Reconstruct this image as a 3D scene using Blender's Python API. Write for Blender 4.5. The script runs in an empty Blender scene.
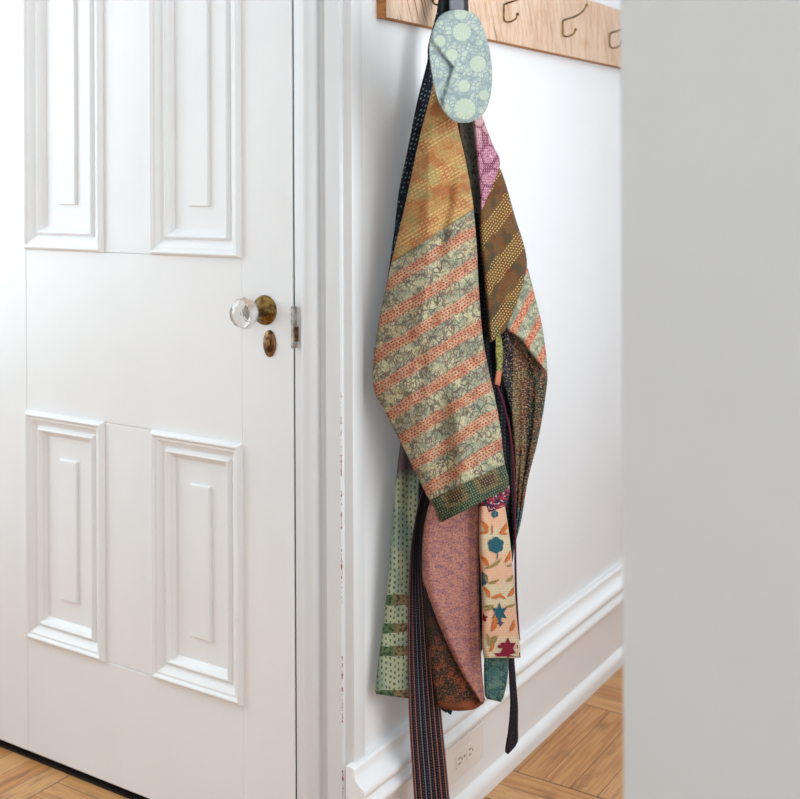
import bpy, bmesh, math, random
from mathutils import Vector, noise, Matrix
random.seed(7)
C = bpy.context.scene.collection
PI = math.pi

# ------------------------------------------------------------------ camera
F = 1144.0; CX = 400.0; HY = 180.0
YAW = math.atan2(735.0, 1144.0)
ROLL = 0.0045
H = 1.235
CAM = Vector((1.136, -1.623, H))
FW = Vector((-math.sin(YAW), math.cos(YAW), 0)); RT = Vector((math.cos(YAW), math.sin(YAW), 0))
def ray(px, py):
    a = (px-CX)/F; b = (py-HY)/F
    c, s = math.cos(ROLL), math.sin(ROLL)
    r = a*c - b*s; d = a*s + b*c
    return FW + RT*r - Vector((0, 0, d))
def onX(px, py, X):
    d = ray(px, py); t = (X-CAM.x)/d.x; return CAM + d*t
def onY(px, py, Y):
    d = ray(px, py); t = (Y-CAM.y)/d.y; return CAM + d*t
cam = bpy.data.cameras.new('camera'); co = bpy.data.objects.new('camera', cam); C.objects.link(co)
co.location = CAM
up = Vector((0, 0, 1))
zc = -FW
# image x of a world offset (r, d): a = r*c + d*s  ->  axis = c*RT - s*up
xa = (RT*math.cos(ROLL) - up*math.sin(ROLL)).normalized()
ya = (up*math.cos(ROLL) + RT*math.sin(ROLL)).normalized()
m = Matrix((xa, ya, zc)).transposed()
co.rotation_euler = m.to_euler()
cam.sensor_width = 36; cam.lens = F/800*36
cam.shift_y = -(399.5-HY)/800
cam.dof.use_dof = True; cam.dof.focus_distance = 2.03; cam.dof.aperture_fstop = 4.0
bpy.context.scene.camera = co

# ------------------------------------------------------------------ helpers
def lin(*c):
    return tuple(((v/255)/12.92 if v/255 <= .04045 else ((v/255+.055)/1.055)**2.4) for v in c)
def mesh(name, verts, faces, mats, parent=None, smooth=False, uv=None, mi=None):
    me = bpy.data.meshes.new(name); me.from_pydata([tuple(v) for v in verts], [], faces); me.update()
    if not isinstance(mats, (list, tuple)): mats = [mats]
    for q in mats: me.materials.append(q)
    if mi:
        for p, k in zip(me.polygons, mi): p.material_index = k
    if uv:
        l = me.uv_layers.new(name='UVMap')
        for lp in me.loops: l.data[lp.index].uv = uv[lp.vertex_index]
    if smooth: me.polygons.foreach_set('use_smooth', [True]*len(me.polygons))
    bm = bmesh.new(); bm.from_mesh(me); bmesh.ops.recalc_face_normals(bm, faces=bm.faces); bm.to_mesh(me); bm.free()
    o = bpy.data.objects.new(name, me); C.objects.link(o)
    if parent: o.parent = parent; o.matrix_parent_inverse = Matrix.Translation(-Vector(parent.location))
    return o
def empty(name, loc=(0, 0, 0), parent=None):
    o = bpy.data.objects.new(name, None); C.objects.link(o); o.location = loc; o.empty_display_size = .05
    return o
def tag(o, label=None, cat=None, group=None, kind=None):
    if label: o['label'] = label
    if cat: o['category'] = cat
    if group: o['group'] = group
    if kind: o['kind'] = kind
    return o
def boxes(lst):
    V = []; Fc = []
    for (x0, x1, y0, y1, z0, z1) in lst:
        b = len(V)
        V += [(x, y, z) for z in (z0, z1) for y in (y0, y1) for x in (x0, x1)]
        Fc += [tuple(b+i for i in f) for f in ((0, 2, 3, 1), (4, 5, 7, 6), (0, 1, 5, 4), (2, 6, 7, 3), (0, 4, 6, 2), (1, 3, 7, 5))]
    return V, Fc
def bevel(o, w=.002, seg=2):
    b = o.modifiers.new('bevel', 'BEVEL'); b.width = w; b.segments = seg; b.limit_method = 'ANGLE'
    return o
def prism(name, prof, a0, a1, axis, mat, parent=None, smooth=False):
    """closed 2-D profile extruded along an axis: 'z' profile is (x,y); 'y' profile is (x,z)"""
    V = []; n = len(prof)
    for a in (a0, a1):
        for p in prof: V.append((p[0], p[1], a) if axis == 'z' else (p[0], a, p[1]))
    Fc = [(i, (i+1) % n, n+(i+1) % n, n+i) for i in range(n)] + [tuple(range(n-1, -1, -1)), tuple(range(n, 2*n))]
    o = mesh(name, V, Fc, mat, parent)
    if smooth:
        me = o.data; me.polygons.foreach_set('use_smooth', [len(p.vertices) == 4 for p in me.polygons])
        try: me.set_sharp_from_angle(angle=math.radians(38))
        except Exception: pass
    return o
def arc(cx, cy, r, a0, a1, n, ry=None):
    ry = ry or r
    return [(cx+r*math.cos(math.radians(a0+(a1-a0)*i/n)), cy+ry*math.sin(math.radians(a0+(a1-a0)*i/n))) for i in range(n+1)]
def tube(pts, r, n=10, caps=True):
    V = []; Fc = []; pts = [Vector(p) for p in pts]
    prev = None
    for i, p in enumerate(pts):
        t = (pts[min(i+1, len(pts)-1)]-pts[max(i-1, 0)]).normalized()
        a = t.orthogonal().normalized() if prev is None else (prev - t*prev.dot(t)).normalized()
        prev = a; b = t.cross(a)
        rr = r[i] if isinstance(r, (list, tuple)) else r
        for k in range(n):
            an = 2*PI*k/n; V.append(p + a*math.cos(an)*rr + b*math.sin(an)*rr)
    for i in range(len(pts)-1):
        for k in range(n): Fc.append((i*n+k, i*n+(k+1) % n, (i+1)*n+(k+1) % n, (i+1)*n+k))
    if caps: Fc += [tuple(range(n-1, -1, -1)), tuple(range((len(pts)-1)*n, len(pts)*n))]
    return V, Fc
def join(*vf):
    V = []; Fc = []
    for v, f in vf:
        b = len(V); V += list(v); Fc += [tuple(b+i for i in q) for q in f]
    return V, Fc
def lathe_y(cx, y0, cz, prof, n=32, sx=1, sz=1):
    """prof: (distance out of the door, radius); axis runs along -Y"""
    V = []; Fc = []
    for d, r in prof:
        for k in range(n):
            a = 2*PI*k/n; V.append((cx+math.cos(a)*r*sx, y0-d, cz+math.sin(a)*r*sz))
    for i in range(len(prof)-1):
        for k in range(n): Fc.append((i*n+k, i*n+(k+1) % n, (i+1)*n+(k+1) % n, (i+1)*n+k))
    Fc += [tuple(range(n-1, -1, -1)), tuple(range((len(prof)-1)*n, len(prof)*n))]
    return V, Fc

# ------------------------------------------------------------------ node expressions
class E:
    nt = None
    def __init__(s, k): s.k = k
    def _m(op, *a, clamp=False):
        n = E.nt.nodes.new('ShaderNodeMath'); n.operation = op; n.use_clamp = clamp
        for i, v in enumerate(a):
            if isinstance(v, E): E.nt.links.new(v.k, n.inputs[i])
            else: n.inputs[i].default_value = v
        return E(n.outputs[0])
    def __add__(s, o): return E._m('ADD', s, o)
    __radd__ = __add__
    def __sub__(s, o): return E._m('SUBTRACT', s, o)
    def __rsub__(s, o): return E._m('SUBTRACT', o, s)
    def __mul__(s, o): return E._m('MULTIPLY', s, o)
    __rmul__ = __mul__
    def __truediv__(s, o): return E._m('DIVIDE', s, o)
def fract(a): return E._m('FRACT', a)
def floor(a): return E._m('FLOOR', a)
def absn(a): return E._m('ABSOLUTE', a)
def sinn(a): return E._m('SINE', a)
def lt(a, b): return E._m('LESS_THAN', a, b)
def gt(a, b): return E._m('GREATER_THAN', a, b)
def mx(a, b): return E._m('MAXIMUM', a, b)
def mn(a, b): return E._m('MINIMUM', a, b)
def smooth(a, lo, hi):
    n = E.nt.nodes.new('ShaderNodeMapRange'); n.interpolation_type = 'SMOOTHSTEP'
    E.nt.links.new(a.k, n.inputs[0]); n.inputs[1].default_value = lo; n.inputs[2].default_value = hi
    return E(n.outputs[0])
def vec(x, y, z=0.0):
    n = E.nt.nodes.new('ShaderNodeCombineXYZ')
    for i, v in enumerate((x, y, z)):
        if isinstance(v, E): E.nt.links.new(v.k, n.inputs[i])
        else: n.inputs[i].default_value = v
    return E(n.outputs[0])
def nz(v, scale=1.0, detail=3, rough=.5):
    n = E.nt.nodes.new('ShaderNodeTexNoise'); E.nt.links.new(v.k, n.inputs['Vector'])
    n.inputs['Scale'].default_value = scale; n.inputs['Detail'].default_value = detail; n.inputs['Roughness'].default_value = rough
    return E(n.outputs[0])
def vor(v, scale=1.0, feature='F1', rnd=1.0):
    n = E.nt.nodes.new('ShaderNodeTexVoronoi'); n.feature = feature; E.nt.links.new(v.k, n.inputs['Vector'])
    n.inputs['Scale'].default_value = scale; n.inputs['Randomness'].default_value = rnd
    return E(n.outputs['Distance']), (E(n.outputs['Color']) if 'Color' in n.outputs else None)
def hsh(v):
    n = E.nt.nodes.new('ShaderNodeTexWhiteNoise'); n.noise_dimensions = '3D'; E.nt.links.new(v.k, n.inputs['Vector'])
    return E(n.outputs[0])
def mix(a, b, f):
    n = E.nt.nodes.new('ShaderNodeMix'); n.data_type = 'RGBA'
    if isinstance(f, E): E.nt.links.new(f.k, n.inputs[0])
    else: n.inputs[0].default_value = f
    for i, v in ((6, a), (7, b)):
        if isinstance(v, E): E.nt.links.new(v.k, n.inputs[i])
        else: n.inputs[i].default_value = (*v, 1)
    return E(n.outputs[2])
def dash(a, b, L, p, duty=.55, w=.3, jit=1.0):
    """running stitches: along a, rows across b"""
    row = floor(b/p)
    h = hsh(vec(row, 3.3, 1.7))
    on = lt(fract(a/L + h*jit), duty)
    return on * lt(absn(fract(b/p) - .5), w)
def material(name, fn, rough=.9, metal=0.0, spec=.3, bump=None, **kw):
    mt = bpy.data.materials.new(name); mt.use_nodes = True; nt = mt.node_tree; E.nt = nt
    bs = nt.nodes['Principled BSDF']; bs.inputs['Roughness'].default_value = rough; bs.inputs['Metallic'].default_value = metal
    bs.inputs['Specular IOR Level'].default_value = spec
    for k, v in kw.items(): bs.inputs[k.replace('_', ' ')].default_value = v
    r = fn()
    if isinstance(r, tuple) and len(r) == 2 and isinstance(r[1], E):
        col, h = r
        b = nt.nodes.new('ShaderNodeBump'); b.inputs['Strength'].default_value = bump[0]; b.inputs['Distance'].default_value = bump[1]
        nt.links.new(h.k, b.inputs['Height']); nt.links.new(b.outputs[0], bs.inputs['Normal'])
    else: col = r
    if isinstance(col, E): nt.links.new(col.k, bs.inputs['Base Color'])
    else: bs.inputs['Base Color'].default_value = (*col, 1)
    return mt
def uvxy():
    n = E.nt.nodes.new('ShaderNodeTexCoord'); s = E.nt.nodes.new('ShaderNodeSeparateXYZ')
    E.nt.links.new(n.outputs['UV'], s.inputs[0]); return E(s.outputs[0]), E(s.outputs[1])
def objxyz():
    n = E.nt.nodes.new('ShaderNodeTexCoord'); s = E.nt.nodes.new('ShaderNodeSeparateXYZ')
    E.nt.links.new(n.outputs['Object'], s.inputs[0]); return E(s.outputs[0]), E(s.outputs[1]), E(s.outputs[2])

# cloth uv units: one unit is about 1.8 mm of cloth, x to the right, y downwards
def f_paint(col, amp=.15, s=9.0):
    def f():
        x, y, z = objxyz()
        n = nz(vec(x, y, z), s, 4) ; n2 = nz(vec(x*4, y*4, z), 22, 3)
        return mix(col, tuple(c*.97 for c in col), smooth(nz(vec(x, y, z), 3.0, 3), .4, .7)), n*amp + n2*.12
    return f
M_door = material('white_gloss_paint', f_paint(lin(240, 240, 240)), rough=.38, spec=.4, bump=(.35, .004))
M_wall = material('wall_paint', f_paint(lin(239, 239, 240), .1, 30), rough=.75, spec=.2, bump=(.15, .002))
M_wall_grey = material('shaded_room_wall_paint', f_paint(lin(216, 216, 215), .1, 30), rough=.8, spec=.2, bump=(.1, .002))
M_ceiling = material('ceiling_paint', f_paint(lin(240, 240, 240), .1, 30), rough=.9, bump=(.1, .002))
def f_casing():
    x, y, z = objxyz()
    col = lin(240, 240, 240)
    band = lt(absn(x - CHIPX + nz(vec(0.0, 0.0, z), 60, 3)*.004 - .002), .0003 + smooth(nz(vec(2.0, 0.0, z), 90, 3, .7), .45, .7)*.0016)
    spots = gt(nz(vec(0.0, 1.0, z*1.0), 22, 5, .75), .50) * gt(nz(vec(4.0, 1.0, z*1.0), 5, 2), .44)
    chip = band*spots*lt(z, .9)
    return mix(col, lin(170, 110, 80), chip), nz(vec(x, y, z), 9, 4)*.15
def f_floor():
    x, y, z = objxyz()
    B = .36; S = .06
    bi = floor((x+.733)/B); bj = floor((y-.512)/B)
    flip = lt(x, -.373)
    par = fract((bi + bj + flip)*.5)          # 0 -> planks along y
    alongx = gt(par, .25)
    fx = fract((x+.733)/S + 40.0); fy = fract((y-.512)/S + 40.0)
    ix = floor((x+.733)/S); iy = floor((y-.512)/S)
    cross = fy*alongx + fx*(1-alongx)
    idx = iy*alongx + ix*(1-alongx)
    a = x*alongx + y*(1-alongx); b = y*alongx + x*(1-alongx)
    h = hsh(vec(idx, bi, bj))
    ex = fract((x+.733)/B + 10.0); ey = fract((y-.512)/B + 10.0)
    edge = mn(mn(ex, 1-ex), mn(ey, 1-ey))*B
    seam = mx(lt(mn(cross, 1-cross), .018)*.8, lt(edge, .0016))
    g = nz(vec(a*3, b*60, h*9), 2.2, 5, .6)
    g2 = nz(vec(a*10, b*160, h*5), 2, 4, .6)
    blot = nz(vec(a*3, b*9, h*3), 3.0, 4, .6)
    c = mix(lin(206, 150, 92), lin(172, 110, 56), smooth(g, .35, .68))
    c = mix(c, lin(212, 164, 110), smooth(h, .35, 1.0)*.75)
    c = mix(c, lin(140, 88, 48), smooth(g2, .55, .75)*.5)
    c = mix(c, lin(104, 62, 36), smooth(blot, .52, .72)*.5)
    c = mix(c, lin(52, 32, 20), seam*.8)
    return c, g2*.2 - seam*1.0
M_floor = material('oak_parquet', f_floor, rough=.36, spec=.45, bump=(.25, .002))
def f_wood():
    x, y, z = objxyz()
    n = nz(vec(y*14, z*2 + y*1.0, x*4), 6.0, 4, .65)
    saw = nz(vec(y*140 + z*55, z*2, x*3), 1.4, 3, .7)
    kn = nz(vec(y*3, z*8, 0.0), 2.2, 3)
    c = mix(lin(222, 192, 168), lin(204, 160, 126), smooth(n, .40, .72))
    c = mix(c, lin(240, 220, 202), smooth(saw, .54, .68)*.6)
    c = mix(c, lin(150, 108, 80), smooth(saw, .44, .30)*.7)
    dark = smooth(y, .36, .16)
    c = mix(c, lin(92, 62, 48), smooth(nz(vec(y*260+z*110, z*3, 3.0), 1.2, 2), .56, .66)*smooth(nz(vec(y*9, z*9, 7.0), 1.0, 2), .50, .62)*smooth(y, .75, .3))
    c = mix(c, lin(196, 140, 92), smooth(kn, .58, .75)*.45)
    return c, saw*.6
M_wood = material('rough_sawn_pine', f_wood, rough=.75, bump=(.5, .003))
def f_endgrain():
    x, y, z = objxyz()
    return mix(lin(176, 118, 70), lin(146, 92, 54), smooth(nz(vec(x*60, y, z*160), 1.0, 3), .4, .65))
M_end = material('sawn_end_grain', f_endgrain, rough=.8)
def f_brass(a, b):
    def f():
        x, y, z = objxyz()
        return mix(a, b, smooth(nz(vec(x, y, z), 90, 3), .38, .62))
    return f
M_brass = material('aged_brass', f_brass(lin(158, 128, 74), lin(88, 66, 40)), rough=.33, metal=1.0)
M_hook = material('antique_brass_wire', f_brass(lin(150, 118, 66), lin(92, 70, 42)), rough=.35, metal=1.0)
M_copper = material('copper_bronze', f_brass(lin(150, 112, 80), lin(96, 66, 46)), rough=.4, metal=.9)
M_steel = material('steel_plate', f_brass(lin(214, 212, 206), lin(168, 164, 158)), rough=.4, metal=.6)
M_glass = material('crystal_glass', lambda: (1, 1, 1), rough=.04, spec=.8, Transmission_Weight=.9, IOR=1.5)
M_gapshade = material('painted_gap_shade', lambda: lin(30, 22, 18), rough=.8)  # near-black colour standing in for shade in the door gaps
M_hole = material('dark_void', lambda: (.01, .01, .01), rough=.8)
M_slot = material('ochre_socket_slots', lambda: lin(142, 124, 82), rough=.7)
M_plate = material('socket_plastic', lambda: lin(236, 230, 224), rough=.4)

# ------------------------------------------------------------------ cloth materials
_lin = lin
def lin(*c): return _lin(*[v*.93 - 4 if v > 8 else v for v in c])      # dyed cloth reads a little deeper
def f_mustard():
    x, y = uvxy()
    a = x - y*.35; c = y + x*.60
    g = nz(vec(x*.06, y*.06), 1.0, 4, .6)
    g2 = nz(vec(x*1.2, y*.25), 1.0, 3, .6)
    col = mix(lin(196, 150, 92), lin(180, 112, 66), smooth(g, .42, .60))
    col = mix(col, lin(170, 150, 92), smooth(nz(vec(x*.05, y*.07, 5.0), 1.0, 3), .5, .65)*.8)
    col = mix(col, lin(126, 100, 62), smooth(g2, .50, .68)*.5)
    group = gt(sinn(c*.145 + .5) + (nz(vec(x*.05, y*.05, 7.0), 1.0, 2)-.5)*2, .05)
    st = dash(x - y*.2, c, 4.4, 3.8, .6, .13)*group
    st2 = dash(x - y*.2, c + 1.0, 4.0, 2.8, .5, .16)*(1-group)
    col = mix(col, lin(130, 98, 66), st2*.5)
    col = mix(col, lin(236, 218, 160), st*.6)
    return col, g2*.3 - mx(st, st2)*.6 + sinn(c*1.36)*.3
M_mustard = material('mustard_kantha_cotton', f_mustard, bump=(.6, .004))
def f_stripes():
    x, y = uvxy()
    wob = nz(vec(x*.03, y*.03), 1.0, 2)*7.0 - 3.5
    c = y + (x-427)*.62 + wob
    p = fract((c - 260)/32.8 + .5)
    red = lt(absn(p - .5) + (nz(vec(x*.3, y*.3), 1.0, 3, .7)-.5)*.28, .20)
    # sage ground with vine drawing
    warp = nz(vec(x*.12, y*.12), 1.0, 2)*5
    e, _ = vor(vec((x+warp)*.16, (y+warp*.8)*.11), 1.0, 'DISTANCE_TO_EDGE')
    e2, _ = vor(vec((x*.8+y*.5+warp)*.34, (y*.8-x*.5+warp)*.15), 1.0, 'DISTANCE_TO_EDGE')
    tone = nz(vec(x*.045, y*.05, 2.0), 1.0, 3)
    sage = mix(lin(204, 194, 156), lin(162, 162, 136), smooth(tone, .42, .58))
    sage = mix(sage, lin(192, 170, 128), smooth(nz(vec(x*.05, y*.05, 9.0), 1.0, 2), .54, .66)*.7)
    leaf = smooth(nz(vec(x*.14, y*.14, 4.0), 1.0, 3), .54, .62)
    sage = mix(sage, lin(122, 138, 112), leaf*.6)
    lm = smooth(nz(vec(x*.07, y*.07, 12.0), 1.0, 2), .40, .52)
    sage = mix(sage, lin(84, 86, 80), lt(e, .055)*lm*.8)
    sage = mix(sage, lin(112, 84, 78), lt(e2, .085)*gt(nz(vec(x*.09, y*.09, 2.5), 1.0, 2), .46)*.75)
    sage = mix(sage, lin(96, 106, 98), gt(nz(vec(x*.45, y*.45, 5.0), 1.0, 3, .7), .60)*.6)
    sp = lt(vor(vec(x*.45, y*.45), 1.0)[0], .22)
    sage = mix(sage, lin(70, 88, 80), sp*.5)
    # salmon bands with dark red dashes
    sal = mix(lin(220, 166, 132), lin(204, 134, 102), smooth(nz(vec(x*.12, y*.12, 1.0), 1.0, 3), .42, .6))
    sal = mix(sal, lin(164, 84, 74), smooth(nz(vec(x*.10, y*.10, 6.0), 1.0, 4, .7), .52, .64)*.75)
    d = dash(x*.85 - y*.52, c, 3.6, 3.3, .55, .26)
    d2 = gt(nz(vec(x*.55, y*.55, 3.0), 1.0, 3, .7), .60)
    sal = mix(sal, lin(122, 54, 48), mx(d, d2*.8)*.9)
    sal = mix(sal, lin(190, 176, 140), smooth(nz(vec(x*.16, y*.16, 8.0), 1.0, 3), .58, .66)*.5)
    col = mix(sage, sal, red*(smooth(nz(vec(x*.2, y*.2, 14.0), 1.0, 4, .7), .36, .50)*.45+.55))
    st = dash(x*.85 - y*.52, c + .9, 3.0, 2.7, .5, .22)
    col = mix(col, lin(104, 90, 72), st*.32)
    seam = lt(absn(c - 243.0 + (x-430)*.05), 1.0)
    col = mix(col, lin(120, 120, 100), seam*.4)
    # the upper part of the sleeve is the mustard patch
    return col, nz(vec(x*.4, y*.4), 1.0, 3)*.4 - st*.6
M_stripe = material('sage_and_salmon_striped_kantha', f_stripes, bump=(.6, .004))
def f_cuff():
    x, y = uvxy()
    s = (x-433)*.9 + (497-y)*.42; t = (y - (497 - (x-433)*.47))*.9
    q = fract((s - 1.0)/36.0)*36.0
    ring = lt(absn(q - 19.0), 13.0)*lt(absn(t - 9.0), 8.5)
    core = lt(absn(q - 19.0), 7.5)*lt(absn(t - 9.0), 5.0)
    base = mix(lin(46, 68, 54), lin(108, 88, 60), ring)
    base = mix(base, lin(82, 48, 38), core)
    dt = dash(s, t, 2.6, 2.5, .5, .3, .5)
    base = mix(base, lin(150, 148, 104), dt*.6)
    base = mix(base, lin(36, 46, 38), gt(nz(vec(x*.3, y*.3), 1.0, 3), .58)*.7)
    return base, nz(vec(x*.4, y*.4), 1.0, 2)*.4 + dt*.5
M_cuff = material('dark_green_checked_cuff_cloth', f_cuff, bump=(.6, .004))
def f_navy():
    x, y = uvxy()
    a = dash(y*1.0 + x*.15, x - y*.28*-1, 4.6, 3.6, .36, .16)*gt(nz(vec(x*.2, y*.1, 3.0), 1.0, 2), .47)
    c = mix(lin(22, 25, 40), lin(18, 50, 64), smooth(nz(vec(x*.06, y*.025), 1.0, 2), .52, .64)*smooth(y, 120, 180)*smooth(y, 330, 240))
    c = mix(c, lin(150, 176, 176), a*.75)
    return c, nz(vec(x*.4, y*.4), 1.0, 2)*.4
M_navy = material('navy_cloth_with_pale_stitches', f_navy, bump=(.5, .004))
def f_black():
    x, y = uvxy()
    d = dash(y, x, 4.0, 3.4, .34, .2)
    c = mix(lin(20, 18, 26), lin(40, 26, 38), smooth(nz(vec(x*.1, y*.03), 1.0, 2), .45, .6))
    return mix(c, lin(74, 92, 84), d*.8)
M_black = material('near_black_stitched_lining', f_black)
def f_pink():
    x, y = uvxy()
    c = mix(lin(200, 146, 158), lin(148, 82, 110), smooth(nz(vec(x*.45, y*.45), 1.0, 4, .8), .42, .58))
    c = mix(c, lin(214, 184, 172), smooth(y, 150, 122)*.5)
    e, _ = vor(vec(x*.075, y*.055), 1.0, 'DISTANCE_TO_EDGE')
    d, _ = vor(vec(x*.075, y*.055), 1.0)
    c = mix(c, lin(112, 34, 70), smooth(e, .10, .03)*.8)
    c = mix(c, lin(222, 168, 186), lt(d, .20)*.8)
    c = mix(c, lin(226, 190, 200), dash(x, y, 2.2, 2.6, .4, .2)*.5)
    return c
M_pink = material('magenta_flowered_patch_cloth', f_pink)
def f_brown():
    x, y = uvxy()
    c2 = y + (x-500)*1.35
    c = mix(lin(118, 86, 50), lin(116, 68, 38), smooth(nz(vec(x*.10, y*.05), 1.0, 4, .6), .42, .64))
    c = mix(c, lin(66, 48, 32), gt(nz(vec(x*.5, y*.5), 1.0, 3, .7), .56)*.5)
    c = mix(c, lin(76, 70, 50), smooth(nz(vec(x*.06, y*.05, 4.0), 1.0, 2), .52, .62)*.8)
    grp = gt(sinn(c2*.12 + .9) + (nz(vec(x*.06, y*.06, 7.0), 1.0, 2)-.5)*2, .0)
    d = dash(x*.6 - y*.8, c2, 3.0, 4.4, .5, .2)
    c = mix(c, lin(222, 192, 120), d*grp*.8)
    c = mix(c, lin(84, 56, 34), d*(1-grp)*.6)
    return c, d*1.0
M_brown = material('golden_brown_stitched_cloth', f_brown, bump=(.5, .003))
def f_multi():
    x, y = uvxy()
    n = nz(vec(x*.55, y*.5), 1.0, 3, .7); z2 = nz(vec(x*.5, y*.06, 3.0), 1.0, 2)
    yc = (y-340)*.05
    mid = lt(absn(x - 520.5 + yc*.3), 7.0)
    lft = lt(x, 513.5 - yc*.3)
    g = smooth(nz(vec(x*.05, y*.035, 8.0), 1.0, 2), .42, .58)
    c = mix(mix(lin(74, 64, 44), lin(140, 80, 60), smooth(nz(vec(x*.15, y*.07, 5.0), 1.0, 3), .48, .56)), lin(58, 80, 62), g*.5)
    c = mix(c, mix(lin(112, 72, 50), lin(128, 108, 76), g), mid)
    c = mix(c, lin(42, 42, 54), lft*.9)
    c = mix(c, lin(36, 28, 30), lt(absn(x - 529.5 + yc*.3), 1.6)*.85)
    c = mix(c, lin(58, 98, 104), smooth(y, 500, 516))
    c = mix(c, lin(200, 172, 130), gt(n, .58)*.6)
    c = mix(c, lin(22, 22, 30), lt(n, .47)*.75)
    return c
M_multi = material('multicoloured_patchwork_lining', f_multi)
def f_tweed():
    x, y = uvxy()
    n = nz(vec(x*.5, y*.5), 1.0, 3, .9); big = nz(vec(x*.10, y*.16), 1.0, 4, .6)
    n2 = nz(vec(x*.4, y*.4, 4.0), 1.0, 4, .8)
    c = mix(lin(190, 132, 116), lin(160, 110, 112), smooth(big, .42, .62))
    c = mix(c, lin(92, 62, 84), gt(n, .55)*.85)
    c = mix(c, lin(232, 160, 120), gt(n2, .57)*.55)
    return c
M_tweed = material('pink_speckled_woven_cloth', f_tweed)
def f_rust():
    x, y = uvxy()
    n = nz(vec(x*.65, y*.65), 1.0, 3, .7); big = nz(vec(x*.09, y*.07, 3.0), 1.0, 3)
    c = mix(lin(128, 70, 48), lin(50, 50, 38), smooth(big, .40, .50))
    c = mix(c, lin(182, 104, 66), gt(n, .56)*.6)
    c = mix(c, lin(28, 28, 26), lt(n, .46)*.75)
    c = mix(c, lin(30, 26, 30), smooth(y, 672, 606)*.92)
    c = mix(c, lin(160, 84, 48), smooth(y, 698, 706)*.5)
    return c
M_rust = material('rust_and_moss_speckled_cloth', f_rust)
def f_sage():
    x, y = uvxy()
    c = mix(lin(176, 180, 148), lin(142, 160, 140), smooth(nz(vec(x*.05, y*.02), 1.0, 2), .42, .6))
    wx = nz(vec(x*.12, y*.05, 3.0), 1.0, 2)*5
    d = dash(y + x*.2 + wx, x + wx, 6.0, 4.2, .46, .2)
    c = mix(c, lin(62, 76, 66), d*.85)
    w = nz(vec(x*.1, y*.1), 1.0, 2)*6 - 3
    def band(yc, hw): return lt(absn(y - yc + w*.6 + (x-395)*.03), hw)
    b = mx(mx(band(600, 5.0), band(628, 5.0)), mx(band(651, 5.0), band(697, 7.0)))
    bc = mix(lin(92, 112, 76), lin(138, 116, 84), smooth(x + nz(vec(x*.2, y*.2), 1.0, 2)*8, 396, 402))
    bc = mix(bc, lin(40, 60, 46), gt(nz(vec(x*.25, y*.25, 3.0), 1.0, 3), .54)*.8)
    c = mix(c, bc, b)
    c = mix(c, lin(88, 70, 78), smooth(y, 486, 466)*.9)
    return c, d*-.6
M_sage = material('pale_sage_dashed_cloth', f_sage, bump=(.5, .003))
def f_peach():
    x, y = uvxy()
    c = mix(lin(228, 182, 150), lin(216, 200, 166), smooth(sinn(y*.115 + 1.2 + nz(vec(x*.05, y*.05), 1.0, 2)*2), -.2, .5))
    c = mix(c, lin(236, 148, 116), gt(vor(vec(x*.4, y*.4), 1.0)[0]*-1 + 1, .72)*.5)
    c = mix(c, lin(190, 146, 112), dash(x, y, 2.4, 2.6, .45, .2)*.6)
    return c
M_peach = material('peach_embroidered_cloth', f_peach)
M_th = {}
for k, c in (('teal', (44, 98, 110)), ('orange', (212, 120, 58)), ('olive', (166, 142, 86)), ('crimson', (138, 28, 52)), ('plum', (110, 76, 110))):
    def f(c=c):
        x, y = uvxy(); return mix(lin(*c), lin(*[v*.78 for v in c]), gt(nz(vec(x*.9, y*.9), 1.0, 2), .54))
    M_th[k] = material(k + '_embroidery_thread', f)
def f_teal():
    x, y = uvxy()
    c = mix(lin(70, 108, 106), lin(104, 134, 122), smooth(nz(vec(x*.1, y*.1), 1.0, 2), .42, .6))
    c = mix(c, lin(26, 58, 76), lt(vor(vec(x*.14, y*.20), 1.0, 'DISTANCE_TO_EDGE')[0], .07)*gt(nz(vec(x*.1, y*.1, 5.0), 1.0, 2), .47)*.7)
    return mix(c, lin(40, 70, 72), dash(y, x, 3.0, 2.8, .45, .2)*.5)
M_teal = material('teal_printed_lining', f_teal)
def f_sash():
    x, y = uvxy()          # x: 0..1 across, y down
    s = x*7.0
    f = fract(s); i = floor(s)
    h = hsh(vec(i, 2.0, 5.0))
    line = lt(absn(f-.5), .10)*gt(fract(y*.42 + h*.6), .22)
    lc = mix(lin(176, 132, 108), lin(136, 144, 150), gt(h, .5))
    dots = lt(absn(f-.02), .12) * gt(fract(y*.30 + h), .45)
    c = mix(mix(lin(20, 20, 34), lin(48, 22, 34), gt(fract(i*.5 + .1), .4)), lc, line*.9)
    c = mix(c, lin(104, 96, 108), dots*.6)
    edge = mx(lt(x, .03), gt(x, .97))
    c = mix(c, lin(20, 18, 26), smooth(y, 620, 540)*.75)  # shadow on the upper sash painted into the cloth colour
    return mix(c, lin(176, 110, 120), edge*.7)
M_sash = material('navy_sash_with_stitched_stripes', f_sash)
def f_tie():
    x, y = uvxy()
    d = lt(vor(vec(x*.6, y*.6), 1.0)[0], .24)
    return mix(lin(34, 28, 38), lin(112, 76, 88), d*.7)
M_tie = material('dark_plum_dotted_tie_cloth', f_tie)
M_tiegreen = material('bottle_green_cloth', lambda: lin(34, 56, 54))
M_piping = material('maroon_piping_cloth', lambda: lin(96, 36, 58))
def f_roll():
    x, y = uvxy()
    n = nz(vec(x*.18, y*.25), 1.0, 3)
    c = mix(lin(60, 38, 58), lin(158, 48, 72), smooth(n, .46, .54))
    return mix(c, lin(214, 196, 196), gt(nz(vec(x*.4, y*.4, 3.0), 1.0, 2), .60)*.7)
M_roll = material('crimson_and_plum_sleeve_lining', f_roll)
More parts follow.
